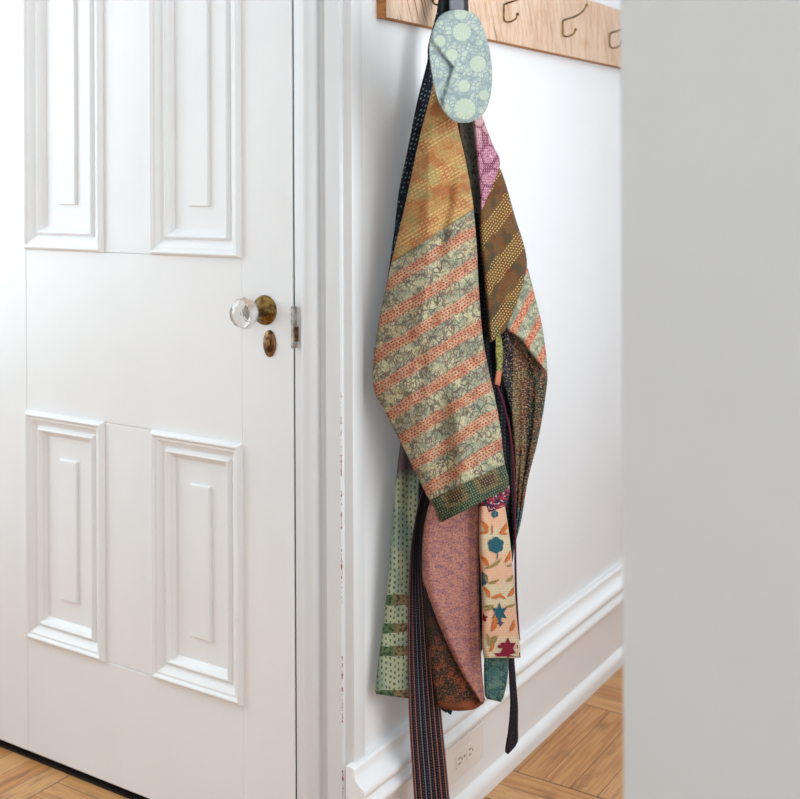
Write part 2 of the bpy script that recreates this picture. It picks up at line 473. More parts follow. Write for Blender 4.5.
def f_pouch():
    x, y = uvxy()
    wv = nz(vec(x*.08, y*.08), 1.0, 2)*4
    e, _ = vor(vec((x+wv)*.085, (y+wv)*.095), 1.0, 'DISTANCE_TO_EDGE', .9)
    e2, _ = vor(vec((x+wv)*.19, (y-wv)*.2), 1.0, 'DISTANCE_TO_EDGE')
    c = mix(lin(182, 190, 176), lin(156, 168, 162), smooth(nz(vec(x*.09, y*.09), 1.0, 2), .42, .6))
    c = mix(c, lin(128, 142, 148), smooth(e2, .12, .03)*.8)
    c = mix(c, lin(132, 148, 156), smooth(e, .05, .02)*.5)
    # round chrysanthemums with fine petals
    for (cx, cy, r) in ((462, 32, 9.5), (478, 64, 8.5), (464, 86, 6.5), (465, 109, 11), (440, 41, 6), (452, 55, 6.5), (461, 13, 7), (446, 108, 4.5), (484, 95, 5.5)):
        dx = x - cx; dy = y - cy
        d = E._m('SQRT', dx*dx + dy*dy)
        ang = E._m('ARCTAN2', dy, dx)
        inside = lt(d, r)
        pc = mix(lin(192, 200, 178), lin(166, 178, 164), smooth(sinn(ang*14)*1.0, .3, .8)*.7)
        c = mix(c, pc, inside*.8)
        c = mix(c, lin(126, 142, 150), lt(absn(d - r), .6)*.45)
    return c, e2*.3
M_pouch = material('pale_green_flowered_cotton', f_pouch, bump=(.3, .004))
M_greyribbon = material('grey_satin_ribbon', lambda: lin(112, 114, 120), rough=.55)
M_blackribbon = material('black_ribbon', lambda: lin(16, 17, 20), rough=.7)

# ------------------------------------------------------------------ room shell
ZC = 2.75
def struct(name, vf, mat, parent=None):
    o = mesh(name, vf[0], vf[1], mat, parent)
    if not parent: o['kind'] = 'structure'
    return o
struct('floor', boxes([(-2.0, 3.0, -3.4, 4.2, -.05, 0)]), M_floor)
struct('ceiling', boxes([(-2.0, 3.0, -3.4, 4.2, ZC, ZC+.05)]), M_ceiling)
DX1 = onY(290.3, 0, 0).x           # door edge at the latch
DX0 = DX1 - .86                    # hinge edge
CW = onX(354, 0, 0)                # where the hall wall starts
# hall wall with the coat rack, its face is x = 0
struct('wall_right', boxes([(-.11, 0, .0, 4.2, 0, ZC)]), M_wall)
# door wall, its face is y = 0: pieces left of, over and behind the door
DTOP = 2.04
struct('wall_front', boxes([(-2.0, DX0-.02, .0, .14, 0, ZC), (DX0-.02, DX1+.012, .0, .14, DTOP+.02, ZC), (DX1+.008, -.11, 0.005, .14, 0, ZC),
                            (DX0-.02, DX1+.012, .12, .14, 0, DTOP+.02)]), M_wall)
# near wall end at the right of the doorway into the hall
NP = CAM + ray(621.5, 300)*1.12
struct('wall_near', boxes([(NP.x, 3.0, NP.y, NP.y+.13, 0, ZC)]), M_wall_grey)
struct('wall_hall', boxes([(1.02, 1.06, 1.2, 4.2, 0, ZC), (1.02, 1.06, NP.y+.13, 1.2, 0, .6), (1.02, 1.06, NP.y+.13, 1.2, 2.5, ZC)]), M_wall)
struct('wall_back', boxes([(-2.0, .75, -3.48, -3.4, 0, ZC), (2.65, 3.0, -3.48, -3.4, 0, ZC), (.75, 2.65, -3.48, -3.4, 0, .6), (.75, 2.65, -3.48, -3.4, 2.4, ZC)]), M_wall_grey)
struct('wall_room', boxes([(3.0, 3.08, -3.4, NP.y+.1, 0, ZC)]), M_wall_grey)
# left side of the room with a tall window opening
struct('wall_left', boxes([(-2.08, -2.0, -3.4, -1.5, 0, ZC), (-2.08, -2.0, -1.5, -.35, 0, .75), (-2.08, -2.0, -1.5, -.35, 2.55, ZC), (-2.08, -2.0, -.35, .14, 0, ZC)]), M_wall)

# ---- casing on the corner (runs floor to ceiling height of the frame)
CHIPX = -.026
M_case = material('white_gloss_paint_worn', f_casing, rough=.38, spec=.4, bump=(.35, .004))
def xq(px, y, py=350): return onY(px, py, y).x
x0 = DX1 + .0078
prof = [(x0, .09), (x0, .0), (x0+.001, -.002), (xq(302.5, -.006), -.006)]
xa_, xb_ = xq(304, -.012), xq(319, -.018)
prof += [(xa_ + (xb_-xa_)*(.5-.5*math.cos(PI*i/12)), -.012 - .020*math.sin(PI*i/12)**.8) for i in range(13)]
xc_ = xq(326, -.022)
prof += [(xb_+(xc_-xb_)*t, -.012 + .006*math.sin(PI*t) - .006*t) for t in (.25, .5, .75, 1)]
prof += [(xc_+.001, -.024), (xq(340, -.026), -.026)]
CHX = xq(340, -.026)
prof += [(CHX+.003, -.0235), (CHX+.003, -.019)]
prof += [(.006, -.017), (.008, -.013), (.008, .012), (0.0, .018), (-.004, .03)]
case = tag(prism('trim_1', prof, 0, DTOP+.16, 'z', M_case, smooth=True), kind='structure')
CHIPN = CHX
# keep the worn line on the arris
for n in M_case.node_tree.nodes:
    if n.type == 'MATH' and n.operation == 'SUBTRACT':
        for i in n.inputs:
            if abs(i.default_value + .026) < 1e-6 and not i.is_linked: i.default_value = CHX + .001
# hinge-side casing and head
pl = [(-x + DX0 + DX1, y) for x, y in prof if x < CHX+.01]
pl = pl + [(pl[-1][0], .0)]
tag(prism('trim_2', pl, 0, DTOP+.16, 'z', M_door, smooth=True), kind='structure')
tag(struct('trim_3', boxes([(DX0-.11, 0, -.03, 0, DTOP+.004, DTOP+.13)]), M_door), kind='structure')

# ---- baseboard on the hall wall: board, moulded cap, shoe
base_prof = [(0, 0), (.032, 0), (.032, .004)] + arc(.016, .016, .016, 0, 80, 6, .018) + [(.017, .036), (.017, .150), (.022, .150), (.0225, .156)] \
    + arc(.022, .166, .013, -60, 60, 6, .011) + [(.0235, .180), (.0235, .186), (.030, .187)] + arc(.022, .196, .012, -40, 70, 6, .011) \
    + [(.020, .210), (.014, .216), (.012, .222), (.012, .232), (.008, .236), (0, .236)]
base_prof = [(x_*1.0 + .005*(x_ > .001), z_) for x_, z_ in base_prof]
tag(prism('baseboard_right', base_prof, -.034, 4.2, 'y', M_door, smooth=True), kind='structure')
tag(prism('baseboard_front', [(-2.6, 0)] + [(-2.6, 0)] and [(x_-2.6, z_) for x_, z_ in [(0, 0), (1.6+DX0+.86, 0), (1.6+DX0+.86, .2), (0, .2)]], -.018, 0, 'y', M_door), kind='structure') if False else None

# ------------------------------------------------------------------ door
ZB = .017
door = tag(empty('door_1', (DX1, 0, ZB)), kind='structure')
YD = 0.004                      # door face
def dpx(px, py): return onY(px, py, YD)
xs_l = (dpx(27, 520).x, dpx(104.5, 520).x); xs_r = (dpx(152.5, 560).x, dpx(243, 560).x)
z_lo = (dpx(243, 705.5).z, dpx(243, 444).z); z_up0 = dpx(241, 258.5).z; z_up1 = 1.90
print('door', DX0, DX1, xs_l, xs_r, z_lo, z_up0, 'chx', CHX, CW)
T = .038
fr = [(DX0+.003, xs_l[0], YD, YD+T, ZB, DTOP), (xs_r[1], DX1-.003, YD, YD+T, ZB, DTOP)]
mt = .0006
leaf = [(DX0+.003, xs_l[0], YD, YD+T, ZB, DTOP), (xs_r[1], DX1, YD, YD+T, ZB, DTOP),
        (xs_l[0]+mt, xs_r[1]-mt, YD+.0004, YD+T, ZB, z_lo[0]), (xs_l[0]+mt, xs_r[1]-mt, YD+.0004, YD+T, z_lo[1], z_up0), (xs_l[0]+mt, xs_r[1]-mt, YD+.0004, YD+T, z_up1, DTOP),
        (xs_l[1], xs_r[0], YD+.001, YD+T, z_lo[0]+mt, z_lo[1]-mt), (xs_l[1], xs_r[0], YD+.001, YD+T, z_up0+mt, z_up1-mt)]
V, Fc = boxes(leaf)
bevel(mesh('door_leaf', V, Fc, M_door, door), .0012, 2)
def rect_rings(x0, x1, z0, z1, prof):
    V = []; Fc = []
    for d, h in prof:
        V += [(x0+d, YD-h, z0+d), (x1-d, YD-h, z0+d), (x1-d, YD-h, z1-d), (x0+d, YD-h, z1-d)]
    for i in range(len(prof)-1):
        for k in range(4): Fc.append((i*4+k, i*4+(k+1) % 4, i*4+4+(k+1) % 4, i*4+4+k))
    n = len(prof)-1
    Fc.append((n*4, n*4+1, n*4+2, n*4+3))
    return V, Fc
P1 = [(-.0005, -.03), (-.0005, .0)] + [(.0015+.0055*(1-math.cos(PI*t/6))/1.0*.9, .001+.0085*math.sin(PI*t/6)**.8) for t in range(1, 6)] \
    + [(.0125, .0045), (.016, .0045), (.030, -.006), (.0315, -.006)] + [(.033+.0045*(1-math.cos(PI*t/6)), -.006+.007*math.sin(PI*t/6)) for t in range(1, 6)] \
    + [(.043, -.006), (.047, -.0095), (.051, -.0135)]
PC = [(.075, -.0135), (.079, -.0075)]
for (a, b) in (xs_l, xs_r):
    for (c, d) in (z_lo, (z_up0, z_up1)):
        v, f = rect_rings(a, b, c, d, P1)
        # raised centre bar
        v2, f2 = rect_rings(a, b, c, d, [(.080, -.0136), (.0815, -.0085), (.0825, -.008)])
        # the bar is narrow: keep its side margins but lengthen the top and bottom margins
        w = b-a; nv = []
        for (X, Y, Z) in v2:
            X = a + w*.5 + (X-(a+w*.5))*(.052/(w-.16))
            Z = (c+d)/2 + (Z-(c+d)/2)*((d-c-.19)/(d-c-.16))
            nv.append((X, Y, Z))
        V, Fc = join((v, f), (nv, f2))
        pn = bevel(mesh('door_panel', V, Fc, M_door, door), .0012, 2)
mesh('edge_gap_shade', *boxes([(DX1+.0003, DX1+.0075, YD+.0022, .09, ZB, DTOP)]), M_gapshade, door)  # dark strip painting the shade inside the latch-side gap
mesh('underdoor_shade', *boxes([(DX0+.003, DX1-.001, YD+.001, .118, 0.0005, .004)]), M_gapshade, door)  # dark strip painting the shadow on the floor under the door
# knob set
k0 = dpx(265, 310)
knob = mesh('door_knob', *lathe_y(k0.x, YD, k0.z, [(.0405, .009), (.042, .017), (.046, .0235), (.051, .027), (.059, .0290), (.065, .0275), (.071, .0235), (.075, .015), (.0765, .009)], 12), M_glass, door)
knob['label'] = 'clear faceted glass knob'
mesh('knob_rose', *lathe_y(k0.x, YD, k0.z, [(0, .0275), (.002, .0275), (.005, .0255), (.006, .022), (.009, .0205), (.012, .015), (.016, .012), (.034, .0115), (.0385, .0125), (.040, .011)], 36), M_brass, door, smooth=True)['label'] = 'round aged brass rose and neck'
k1 = dpx(270, 343.5)
esc = mesh('keyhole_plate', *lathe_y(k1.x, YD, k1.z, [(0, .013), (.0022, .013), (.0038, .0112), (.004, .004)], 32, 1.12, 1.9), M_copper, door, smooth=True)
esc['label'] = 'oval brown metal keyhole cover'
kv, kf = join(lathe_y(k1.x, YD-.0039, k1.z-.001, [(0, .0062), (.002, .0058), (.0028, .003)], 16, .7, 1.7), lathe_y(k1.x, YD-.0035, k1.z+.019, [(0, .003), (.0016, .002)], 12), lathe_y(k1.x, YD-.0035, k1.z-.019, [(0, .003), (.0016, .002)], 12))
mesh('keyhole_flap', kv, kf, M_brass, esc, smooth=True)
# strike on the jamb
s0 = onY(295, 306, -.006); s1 = onY(295, 348, -.006)
st = tag(empty('latch_strike', (s0.x, -.006, s1.z)), 'narrow worn steel latch strike on the white casing beside the glass knob', 'latch')
mesh('strike_plate', *boxes([(s0.x-.0035, s0.x+.0025, -.0145, -.004, s1.z, s0.z)]), M_steel, st)
bevel(st.children[0], .001)
mesh('strike_lip', *boxes([(s0.x+.0025, s0.x+.007, -.011, -.006, s1.z+.012, s1.z+.038)]), M_copper, st)

# ------------------------------------------------------------------ outlet
o0 = onX(441, 760, .022); o1 = onX(481.5, 745, .022)
zt = onX(470, 731.5, .025).z; zb = onX(470, 768, .025).z
y0_, y1_ = o0.y, o1.y
print('outlet', y0_, y1_, zb, zt)
ot = tag(empty('wall_outlet', (.022, (y0_+y1_)/2, zb)), 'white duplex electrical outlet lying sideways in the white baseboard under the robe', 'outlet')
pl_ = mesh('cover_plate', *boxes([(.0221, .0275, y0_, y1_, zb, zt)]), M_plate, ot); bevel(pl_, .002, 3)
ym = (y0_+y1_)/2; zm = (zb+zt)/2
for yc in (ym-.021, ym+.021):
    v = []; n = 28
    for k in range(n):
        a = 2*PI*k/n; v.append((yc + max(-.0125, min(.0125, .0165*math.cos(a))), zm + .0165*math.sin(a)))
    V = [(.0270, p[0], p[1]) for p in v] + [(.0290, p[0], p[1]) for p in v]
    Fc = [(i, (i+1) % n, n+(i+1) % n, n+i) for i in range(n)] + [tuple(range(n, 2*n))]
    s = mesh('socket_face', V, Fc, M_plate, ot)
    bx = [(.0243, .0249, yc-.0065, yc-.004, zm+.004, zm+.0065), (.0243, .0249, yc-.0045, yc+.0045, zm+.0045, zm+.0065), (.0243, .0249, yc-.0045, yc+.0045, zm-.0065, zm-.0045)]
    mesh('socket_slots', *boxes([(.0288, .0293, yc-.0050, yc+.0045, zm+.0042, zm+.0066), (.0288, .0293, yc-.0050, yc+.0035, zm-.0066, zm-.0042), (.0288, .0293, yc+.0075, yc+.0115, zm-.002, zm+.002)]), M_slot, s)
mesh('screw', *boxes([(.0272, .0284, ym-.002, ym+.002, zm-.002, zm+.002)]), M_slot, ot)

# ------------------------------------------------------------------ coat rack
XB = .022
yb0 = onX(386.5, 10, XB).y
zb_ = onX(500, 41.5, XB).z
zt_ = onX(610, 6.5, XB).z
print('rack', yb0, zb_, zt_)
rack = tag(empty('coat_rack', (0, yb0, zb_)), 'rough sawn wooden coat rack board with brass wire hooks on the white hall wall', 'coat rack')
V, Fc = boxes([(.0005, XB, yb0, 2.3, zb_, zt_)])
bd = mesh('board', V, Fc, [M_wood, M_end], rack, mi=[1, 1, 1, 0, 0, 0])
for p in bd.data.polygons:
    c = p.normal
    p.material_index = 1 if (abs(c.y) > .9 or c.z < -.9) else 0
bevel(bd, .0015)
for hy in (onX(432, 5, XB).y, onX(503, 8, XB).y, onX(562, 25, XB).y, onX(609, 35, XB).y, 1.385, 1.672):
    if hy > .3:
        zl = onX(562, 30, XB).z if hy > .7 else onX(503, 17, XB).z
    zl = zb_ + .0430
    zu = zl + .036
    pts = [(XB+.034, hy, zl+.012), (XB+.030, hy, zl+.004), (XB+.020, hy, zl-.001), (XB+.010, hy, zl-.002), (XB+.004, hy, zl+.001), (XB+.0022, hy, zl+.006),
           (XB+.0022, hy, zl+.014), (XB+.0022, hy, zu-.004), (XB+.0035, hy, zu+.0), (XB+.010, hy, zu+.002), (XB+.03, hy, zu+.006), (XB+.045, hy, zu+.012), (XB+.055, hy, zu+.020), (XB+.061, hy, zu+.030)]
    a = tube(pts, .0021, 8)
    def ball(c, r):
        v = []; f = []; n = 10; mrow = 6
        for i in range(mrow+1):
            th = PI*i/mrow
            for k in range(n): v.append((c[0]+r*math.sin(th)*math.cos(2*PI*k/n)+1e-5*i, c[1]+r*math.sin(th)*math.sin(2*PI*k/n), c[2]+r*math.cos(th)))
        for i in range(mrow):
            for k in range(n): f.append((i*n+k, i*n+(k+1) % n, (i+1)*n+(k+1) % n, (i+1)*n+k))
        return v, f
    b1 = ball((XB+.034, hy, zl+.013), .0036); b2 = ball((XB+.0615, hy, zu+.031), .0036)
    mesh('hook', *join(a, b1, b2), M_hook, rack, smooth=True)
def nail(y, z):
    return lathe_y(0, 0, 0, [(0, .003), (.001, .002)], 10)

# ------------------------------------------------------------------ cloth building
def base(px): return .012 + .138*max(0, (px-373))/173
def near(px): return .30 + .70*max(0, min(1, (px-373)/55))
def poly(pts, v):
    L = [0]
    for a, b in zip(pts, pts[1:]): L.append(L[-1] + math.hypot(b[0]-a[0], b[1]-a[1]))
    t = v*L[-1]
    for i in range(len(pts)-1):
        if t <= L[i+1] + 1e-9:
            k = (t-L[i])/max(1e-9, L[i+1]-L[i]); return (pts[i][0]+(pts[i+1][0]-pts[i][0])*k, pts[i][1]+(pts[i+1][1]-pts[i][1])*k)
    return pts[-1]
def smooth_line(pts, n=40):
    """Catmull-Rom through the points"""
    out = []
    P = [pts[0]] + list(pts) + [pts[-1]]
    for i in range(1, len(P)-2):
        for k in range(n//max(1, len(pts)-1)+1):
            t = k/(n//max(1, len(pts)-1)+1)
            q = []
            for c in (0, 1):
                a, b, c2, d = P[i-1][c], P[i][c], P[i+1][c], P[i+2][c]
                q.append(.5*((2*b)+(-a+c2)*t+(2*a-5*b+4*c2-d)*t*t+(-a+3*b-3*c2+d)*t**3))
            out.append(tuple(q))
    out.append(pts[-1]); return out
def cloth(name, L, R, mat, parent, off=0, bulge=.01, depth=.006, fold=None, wr=.003, nr=None, nc=24, uvmode='px', extra=None, bf=None, label=None):
    L = smooth_line(L); R = smooth_line(R)
    ln = max(abs(L[-1][1]-L[0][1]), abs(R[-1][1]-R[0][1]))
    nr = nr or max(10, int(ln/5))
    bf = bf or base
    V = []; UV = []; Fc = []
    def front(px, py, u, v):
        s = math.sqrt(max(0, 1-(2*u-1)**4))
        k = near(px) if bf is base else 1
        X = bf(px) + (off + bulge*s)*k
        if fold: X += fold(u, v, px, py)*min(1, s*1.2)*k
        X += wr*(noise.noise(Vector((px*.035, py*.014, off*50)))*1.6 + noise.noise(Vector((px*.09, py*.04, 3+off*50)))*.5)*s
        return X
    ring = 2*nc
    for i in range(nr+1):
        v = i/nr; a = poly(L, v); b = poly(R, v)
        for j in range(nc+1):
            u = j/nc; px = a[0]+(b[0]-a[0])*u; py = a[1]+(b[1]-a[1])*u
            V.append(onX(px, py, front(px, py, u, v))); UV.append((px, py) if uvmode == 'px' else (u, py))
        for j in range(nc-1, 0, -1):
            u = j/nc; px = a[0]+(b[0]-a[0])*u; py = a[1]+(b[1]-a[1])*u
            s = math.sqrt(max(0, 1-(2*u-1)**4))
            V.append(onX(px, py, min(bf(px)+off*(near(px) if bf is base else 1), front(px, py, u, v)) - depth*s*(near(px) if bf is base else 1))); UV.append((px, py) if uvmode == 'px' else (u, py))
    for i in range(nr):
        for k in range(ring): Fc.append((i*ring+k, i*ring+(k+1) % ring, (i+1)*ring+(k+1) % ring, (i+1)*ring+k))
    for i in (0, nr):       # close the ends
        b0 = i*ring
        for j in range(nc):
            A = b0+j; B = b0+j+1; Dv = b0+(ring-j) % ring; Cv = b0+(ring-j-1)
            q = []
            for t in (A, B, Cv, Dv):
                if t not in q: q.append(t)
            if len(q) > 2: Fc.append(tuple(q))
    MI = [0]*len(Fc); mats = [mat]
    if extra:
        for pts, mm in extra:
            if mm not in mats: mats.append(mm)
            cx = sum(p[0] for p in pts)/len(pts); cy = sum(p[1] for p in pts)/len(pts)
            b0 = len(V)
            dense = []
            for p, q in zip(pts, pts[1:]+pts[:1]):
                n = max(1, int(math.hypot(q[0]-p[0], q[1]-p[1])/3))
                dense += [(p[0]+(q[0]-p[0])*k/n, p[1]+(q[1]-p[1])*k/n) for k in range(n)]
            for (px, py) in dense + [(cx, cy)]:
                v = min(1, max(0, (py-L[0][1])/(L[-1][1]-L[0][1])))
                a = poly(L, v); b = poly(R, v); px = max(a[0]+.6, min(b[0]-.6, px)); u = (px-a[0])/(b[0]-a[0])
                V.append(onX(px, py, front(px, py, u, v)+.0011)); UV.append((px, py))
            n = len(dense)
            for k in range(n): Fc.append((b0+k, b0+(k+1) % n, b0+n)); MI.append(mats.index(mm))
    o = mesh(name, V, Fc, mats, parent, smooth=True, uv=UV, mi=MI)
    if label: o['label'] = label
    return o

robe = tag(empty('kimono_robe', onX(455, -20, .07)), 'patchwork kimono robe in mustard, sage and salmon hanging from the rack\'s first hook', 'robe')

# navy shoulder strip running down behind the front sleeve, up over the hook
cloth('shoulder_panel', [(441, -28), (437, 10), (428, 45), (427, 62), (417, 102), (407, 152), (399, 190), (394, 232), (388, 275), (380, 320), (374, 352), (374, 376)],
      [(452, -28), (450, 10), (442, 45), (444, 80), (440, 110), (430, 150), (424, 200), (420, 240), (416, 280), (412, 320), (408, 350), (400, 380)], M_navy, robe,
      off=-.006, bulge=.008, depth=.006, wr=.002, label='navy panel with pale stitches')
# near-black inner body
cloth('body_lining', [(452, 90), (452, 130), (450, 210), (446, 300), (430, 380), (412, 450), (411, 520), (413, 600), (420, 660), (437, 703), (446, 713)],
      [(480, 108), (484, 140), (490, 210), (506, 290), (508, 350), (511, 420), (514, 500), (513, 560), (500, 600), (470, 680), (448, 710)], M_black, robe,
      off=.002, bulge=.016, depth=.004, fold=lambda u, v, x, y: .006*math.sin(u*22), nc=40, label='near black lining')
cloth('collar', [(456, 100), (457, 124), (463, 150), (469, 180), (470, 212)], [(475, 104), (474, 124), (477, 150), (479, 180), (479, 214)],
      material('dusky_grey_green_collar_cloth', lambda: (lambda x, y: mix(mix(lin(112, 48, 52), lin(96, 94, 82), smooth(x - (y-100)*.09, 456.5, 459.5)), lin(40, 34, 36), gt(nz(vec(x*.4, y*.2), 1.0, 3), .56)*.7))(*uvxy())), robe,
      off=.028, bulge=.006, depth=.003, wr=.002)
# ---- far sleeve
farsl = empty('far_sleeve_tmp') if False else None
fs = cloth('sleeve', [(479, 200), (480, 240), (486, 300), (489, 335), (490, 343)], [(492.5, 184), (499, 166), (514, 213), (527, 270), (505, 331)], M_brown, robe,
           off=.040, bulge=.010, depth=.010, wr=.003, nc=26, label='golden brown stitched sleeve with folded end')
cloth('shoulder_patch', [(472, 100), (473, 118), (476, 150), (479, 180), (481, 210)], [(470+7, 98), (483, 118), (493, 145), (500, 166), (482.5, 209)], M_pink, fs, off=.047, bulge=.006, depth=.005, wr=.0015, nc=16, label='magenta flowered patch')
M_stripe2 = M_stripe
def f_s2():
    x, y = uvxy()
    c = y + (x-427)*1.9
    p = fract((c - 535)/40 + .5)
    red = lt(absn(p-.5) + (nz(vec(x*.25, y*.25), 1.0, 2)-.5)*.15, .2)
    e, _ = vor(vec(x*.34, y*.26), 1.0, 'DISTANCE_TO_EDGE')
    s = mix(lin(190, 186, 158), lin(144, 148, 126), smooth(nz(vec(x*.1, y*.1), 1.0, 2), .44, .58))
    s = mix(s, lin(92, 96, 84), lt(e, .07)*.6)
    r = mix(lin(212, 152, 122), lin(172, 86, 66), gt(nz(vec(x*.5, y*.5), 1.0, 3, .7), .51))
    return mix(s, r, red)
M_s2 = material('sage_and_coral_striped_cloth', f_s2)
cloth('sleeve_end', [(526, 268), (516, 298), (505, 327), (519, 338), (532, 356), (546, 371)], [(528, 268), (534, 292), (541, 320), (545, 345), (547, 362), (547.5, 371)], M_s2, fs, off=.036, bulge=.008, depth=.006, wr=.002, nc=16, label='sage and coral striped sleeve end')
cloth('lining', [(503, 326), (494, 345), (497, 372), (506, 400), (512, 440), (514, 500), (512, 540), (511, 551)],
      [(507, 326), (530, 346), (546.5, 368), (545, 400), (538, 440), (528, 480), (521, 522), (513, 551)], M_multi, fs,
      off=.014, bulge=.018, depth=.008, fold=lambda u, v, x, y: -.007*math.exp(-((u-.66)/.06)**2) - .004*math.exp(-((u-.28)/.08)**2), nc=30, label='dark multicoloured patchwork lining')
cloth('edging', [(495.5, 338), (495, 352), (496, 368), (494, 384)], [(500, 333), (503, 350), (502, 370), (500, 386)],
      material('yellow_green_edging_cloth', lambda: (lambda x, y: mix(mix(lin(158, 150, 82), lin(100, 104, 62), gt(nz(vec(x*.5, y*.4), 1.0, 2), .5)), lin(196, 122, 92), gt(y, 371.0)))(*uvxy())), fs, off=.046, bulge=.004, depth=.003, wr=.001, nc=8)
# maroon piping between the sleeves
pp = smooth_line([(497, 385), (505, 410), (511, 440), (514, 480), (515, 530), (516, 590), (519, 640)], 60)
mesh('piping', *tube([onX(x, y, base(x)+.042) for x, y in pp], .0022, 8), M_piping, robe, smooth=True)
# ---- front sleeve
SL = [(436, 70), (428, 105), (420, 135), (413, 168), (405, 205), (397, 238), (387, 282), (378, 326), (373.5, 360), (374, 390), (386, 414), (401, 443), (416, 474), (430, 502)]
SR = [(452, 78), (457, 122), (463, 148), (469, 178), (473.5, 207), (477, 250), (479, 290), (482, 330), (487, 362), (492, 385), (497, 408), (501, 432), (503, 452), (505, 465)]
def sfold(u, v, px, py):
    f = .010*math.exp(-((px-(470-.02*py))/14)**2)*smoothf(py, 180, 330)
    f -= .008*math.exp(-((px-(425+(py-300)*.12))/10)**2)*smoothf(py, 330, 430)
    f += .006*math.sin((px*.8+py*.35)*.06)
    f -= .006*math.exp(-((px+.15*py-478)/6)**2)
    return f
def smoothf(x, a, b):
    t = max(0, min(1, (x-a)/(b-a))); return t*t*(3-2*t)
def f_sleeve():
    x, y = uvxy()
    c1, _h = f_stripes(); c2, h2 = f_mustard()
    line = y - 209 + (x-474)*.655 + (nz(vec(x*.1, y*.1), 1.0, 2)-.5)*3
    up_ = lt(line, 0.0)
    c = mix(c1, c2, up_)
    c = mix(c, lin(110, 104, 82), lt(absn(line), .7)*.5)
    return c, _h*(1-up_) + h2*up_
M_sleeve = material('mustard_and_striped_kantha_cotton', f_sleeve, bump=(.7, .004))
sl = cloth('sleeve', SL, SR, M_sleeve, robe, off=.055, bulge=.030, depth=.018, fold=sfold, wr=.005, nr=110, nc=34, label='long sleeve, mustard above and sage and salmon stripes below')
cuff = cloth('cuff', [(429.5, 501), (434, 510), (439, 520), (441, 522.5)], [(504.8, 464), (507, 472), (509, 480), (508, 489)], M_cuff, sl, off=.056, bulge=.031, depth=.019, fold=sfold, wr=.005, nr=16, nc=34, label='dark green checked cuff')
cloth('cuff_lining', [(478, 500), (480, 508), (484, 514)], [(506, 478), (510, 490), (506, 506)], M_roll, sl, off=.052, bulge=.016, depth=.01, wr=.002, nr=10, nc=18, label='crimson and plum cuff lining')
# ---- body hem below the sleeve
def hfold(u, v, px, py): return .007*math.sin(u*5.5+.6) - .006*math.exp(-((px-472)/4)**2)
hem = cloth('front_panel', [(430, 500), (424, 526), (422, 555), (423.5, 584), (435, 618), (449, 650), (465, 680), (481, 703)], [(482, 498), (480, 530), (479, 580), (480, 630), (482, 670), (484, 690), (484.5, 700)], M_tweed, robe,
            off=.045, bulge=.014, depth=.008, fold=hfold, wr=.004, nc=26, label='pink speckled front panel')
cloth('turned_hem', [(423, 570), (426, 625), (431, 665), (436, 696), (440, 707), (456, 711), (471, 710)], [(430, 590), (440, 612), (456, 645), (472, 672), (483, 692), (484.5, 702), (475, 709)], M_rust, hem,
      off=.040, bulge=.012, depth=.006, wr=.003, nc=20, label='rust and moss speckled turned back facing')
cloth('inside_facing', [(432, 690), (440, 704), (449, 714)], [(452, 690), (454, 704), (451, 715)], M_tiegreen, hem, off=.030, bulge=.004, depth=.003, wr=.001, nr=6, nc=8)

# ---- sage scarf
sc = cloth('scarf', [(415, 300), (408, 400), (400, 446), (396, 480), (391, 540), (386, 600), (380, 650), (375, 690), (376, 694)], [(440, 300), (430, 400), (422, 450), (420, 500), (418, 560), (416, 600), (414, 650), (413, 697), (412, 699)],
           M_sage, None, off=.012, bulge=.014, depth=.008, fold=lambda u, v, x, y: .005*math.sin(u*7+.5), wr=.004, nc=24)
tag(sc, 'pale sage dashed cloth with green bands, hanging left of the striped sash', 'scarf')
# ---- floral scarf
ex = []
def star(cx, cy, r, m, n=6, k=.5, rot=0.0, sy=1.0):
    pts = []
    for i in range(2*n):
        a = PI*i/n + rot; rr = r if i % 2 == 0 else r*k
        pts.append((cx+rr*math.sin(a), cy-rr*math.cos(a)*sy))
    ex.append((pts, m))
def leafp(x, y, dx, dy, w, m):
    dx *= 1.3; dy *= 1.3; w *= .95; l = math.hypot(dx, dy); nx, ny = -dy/l, dx/l
    q = []
    for i in range(7):
        t = i/6; b = w*math.sin(PI*t**.8); c = w*.5*math.sin(PI*t)
        q.append((x+dx*t+nx*(b+c), y+dy*t+ny*(b+c)))
    for i in range(5, 0, -1):
        t = i/6; b = w*math.sin(PI*t**.8); c = w*.5*math.sin(PI*t)
        q.append((x+dx*t+nx*(c-b*.8), y+dy*t+ny*(c-b*.8)))
    ex.append((q, m))
def clover(cx, cy, r, m):
    for a in (0, 65, 130, 180, 230, 295, 45):
        q = []
        ax, ay = cx+r*.55*math.sin(math.radians(a)), cy-r*.55*math.cos(math.radians(a))
        if a == 45: ax, ay = cx, cy
        for i in range(8): q.append((ax+r*.5*math.cos(PI*i/4), ay+r*.5*math.sin(PI*i/4)))
        ex.append((q, m))
T_ = M_th
clover(496, 545, 8, T_['teal']); star(499.5, 613, 8.5, T_['teal'], 6, .5, 0, 1.25); star(500.5, 623, 4, T_['plum'], 4, .5)
clover(481, 579, 7, T_['teal']); star(483.5, 618, 5, T_['crimson'], 5, .5)
star(508, 648, 9, T_['crimson'], 6, .55, 0, 1.2)
ex.append(([(494, 653), (521, 653), (521, 656.5), (497, 656.5)], T_['crimson']))
ex.append(([(498, 645), (518, 645), (518, 648), (498, 648)], T_['crimson']))
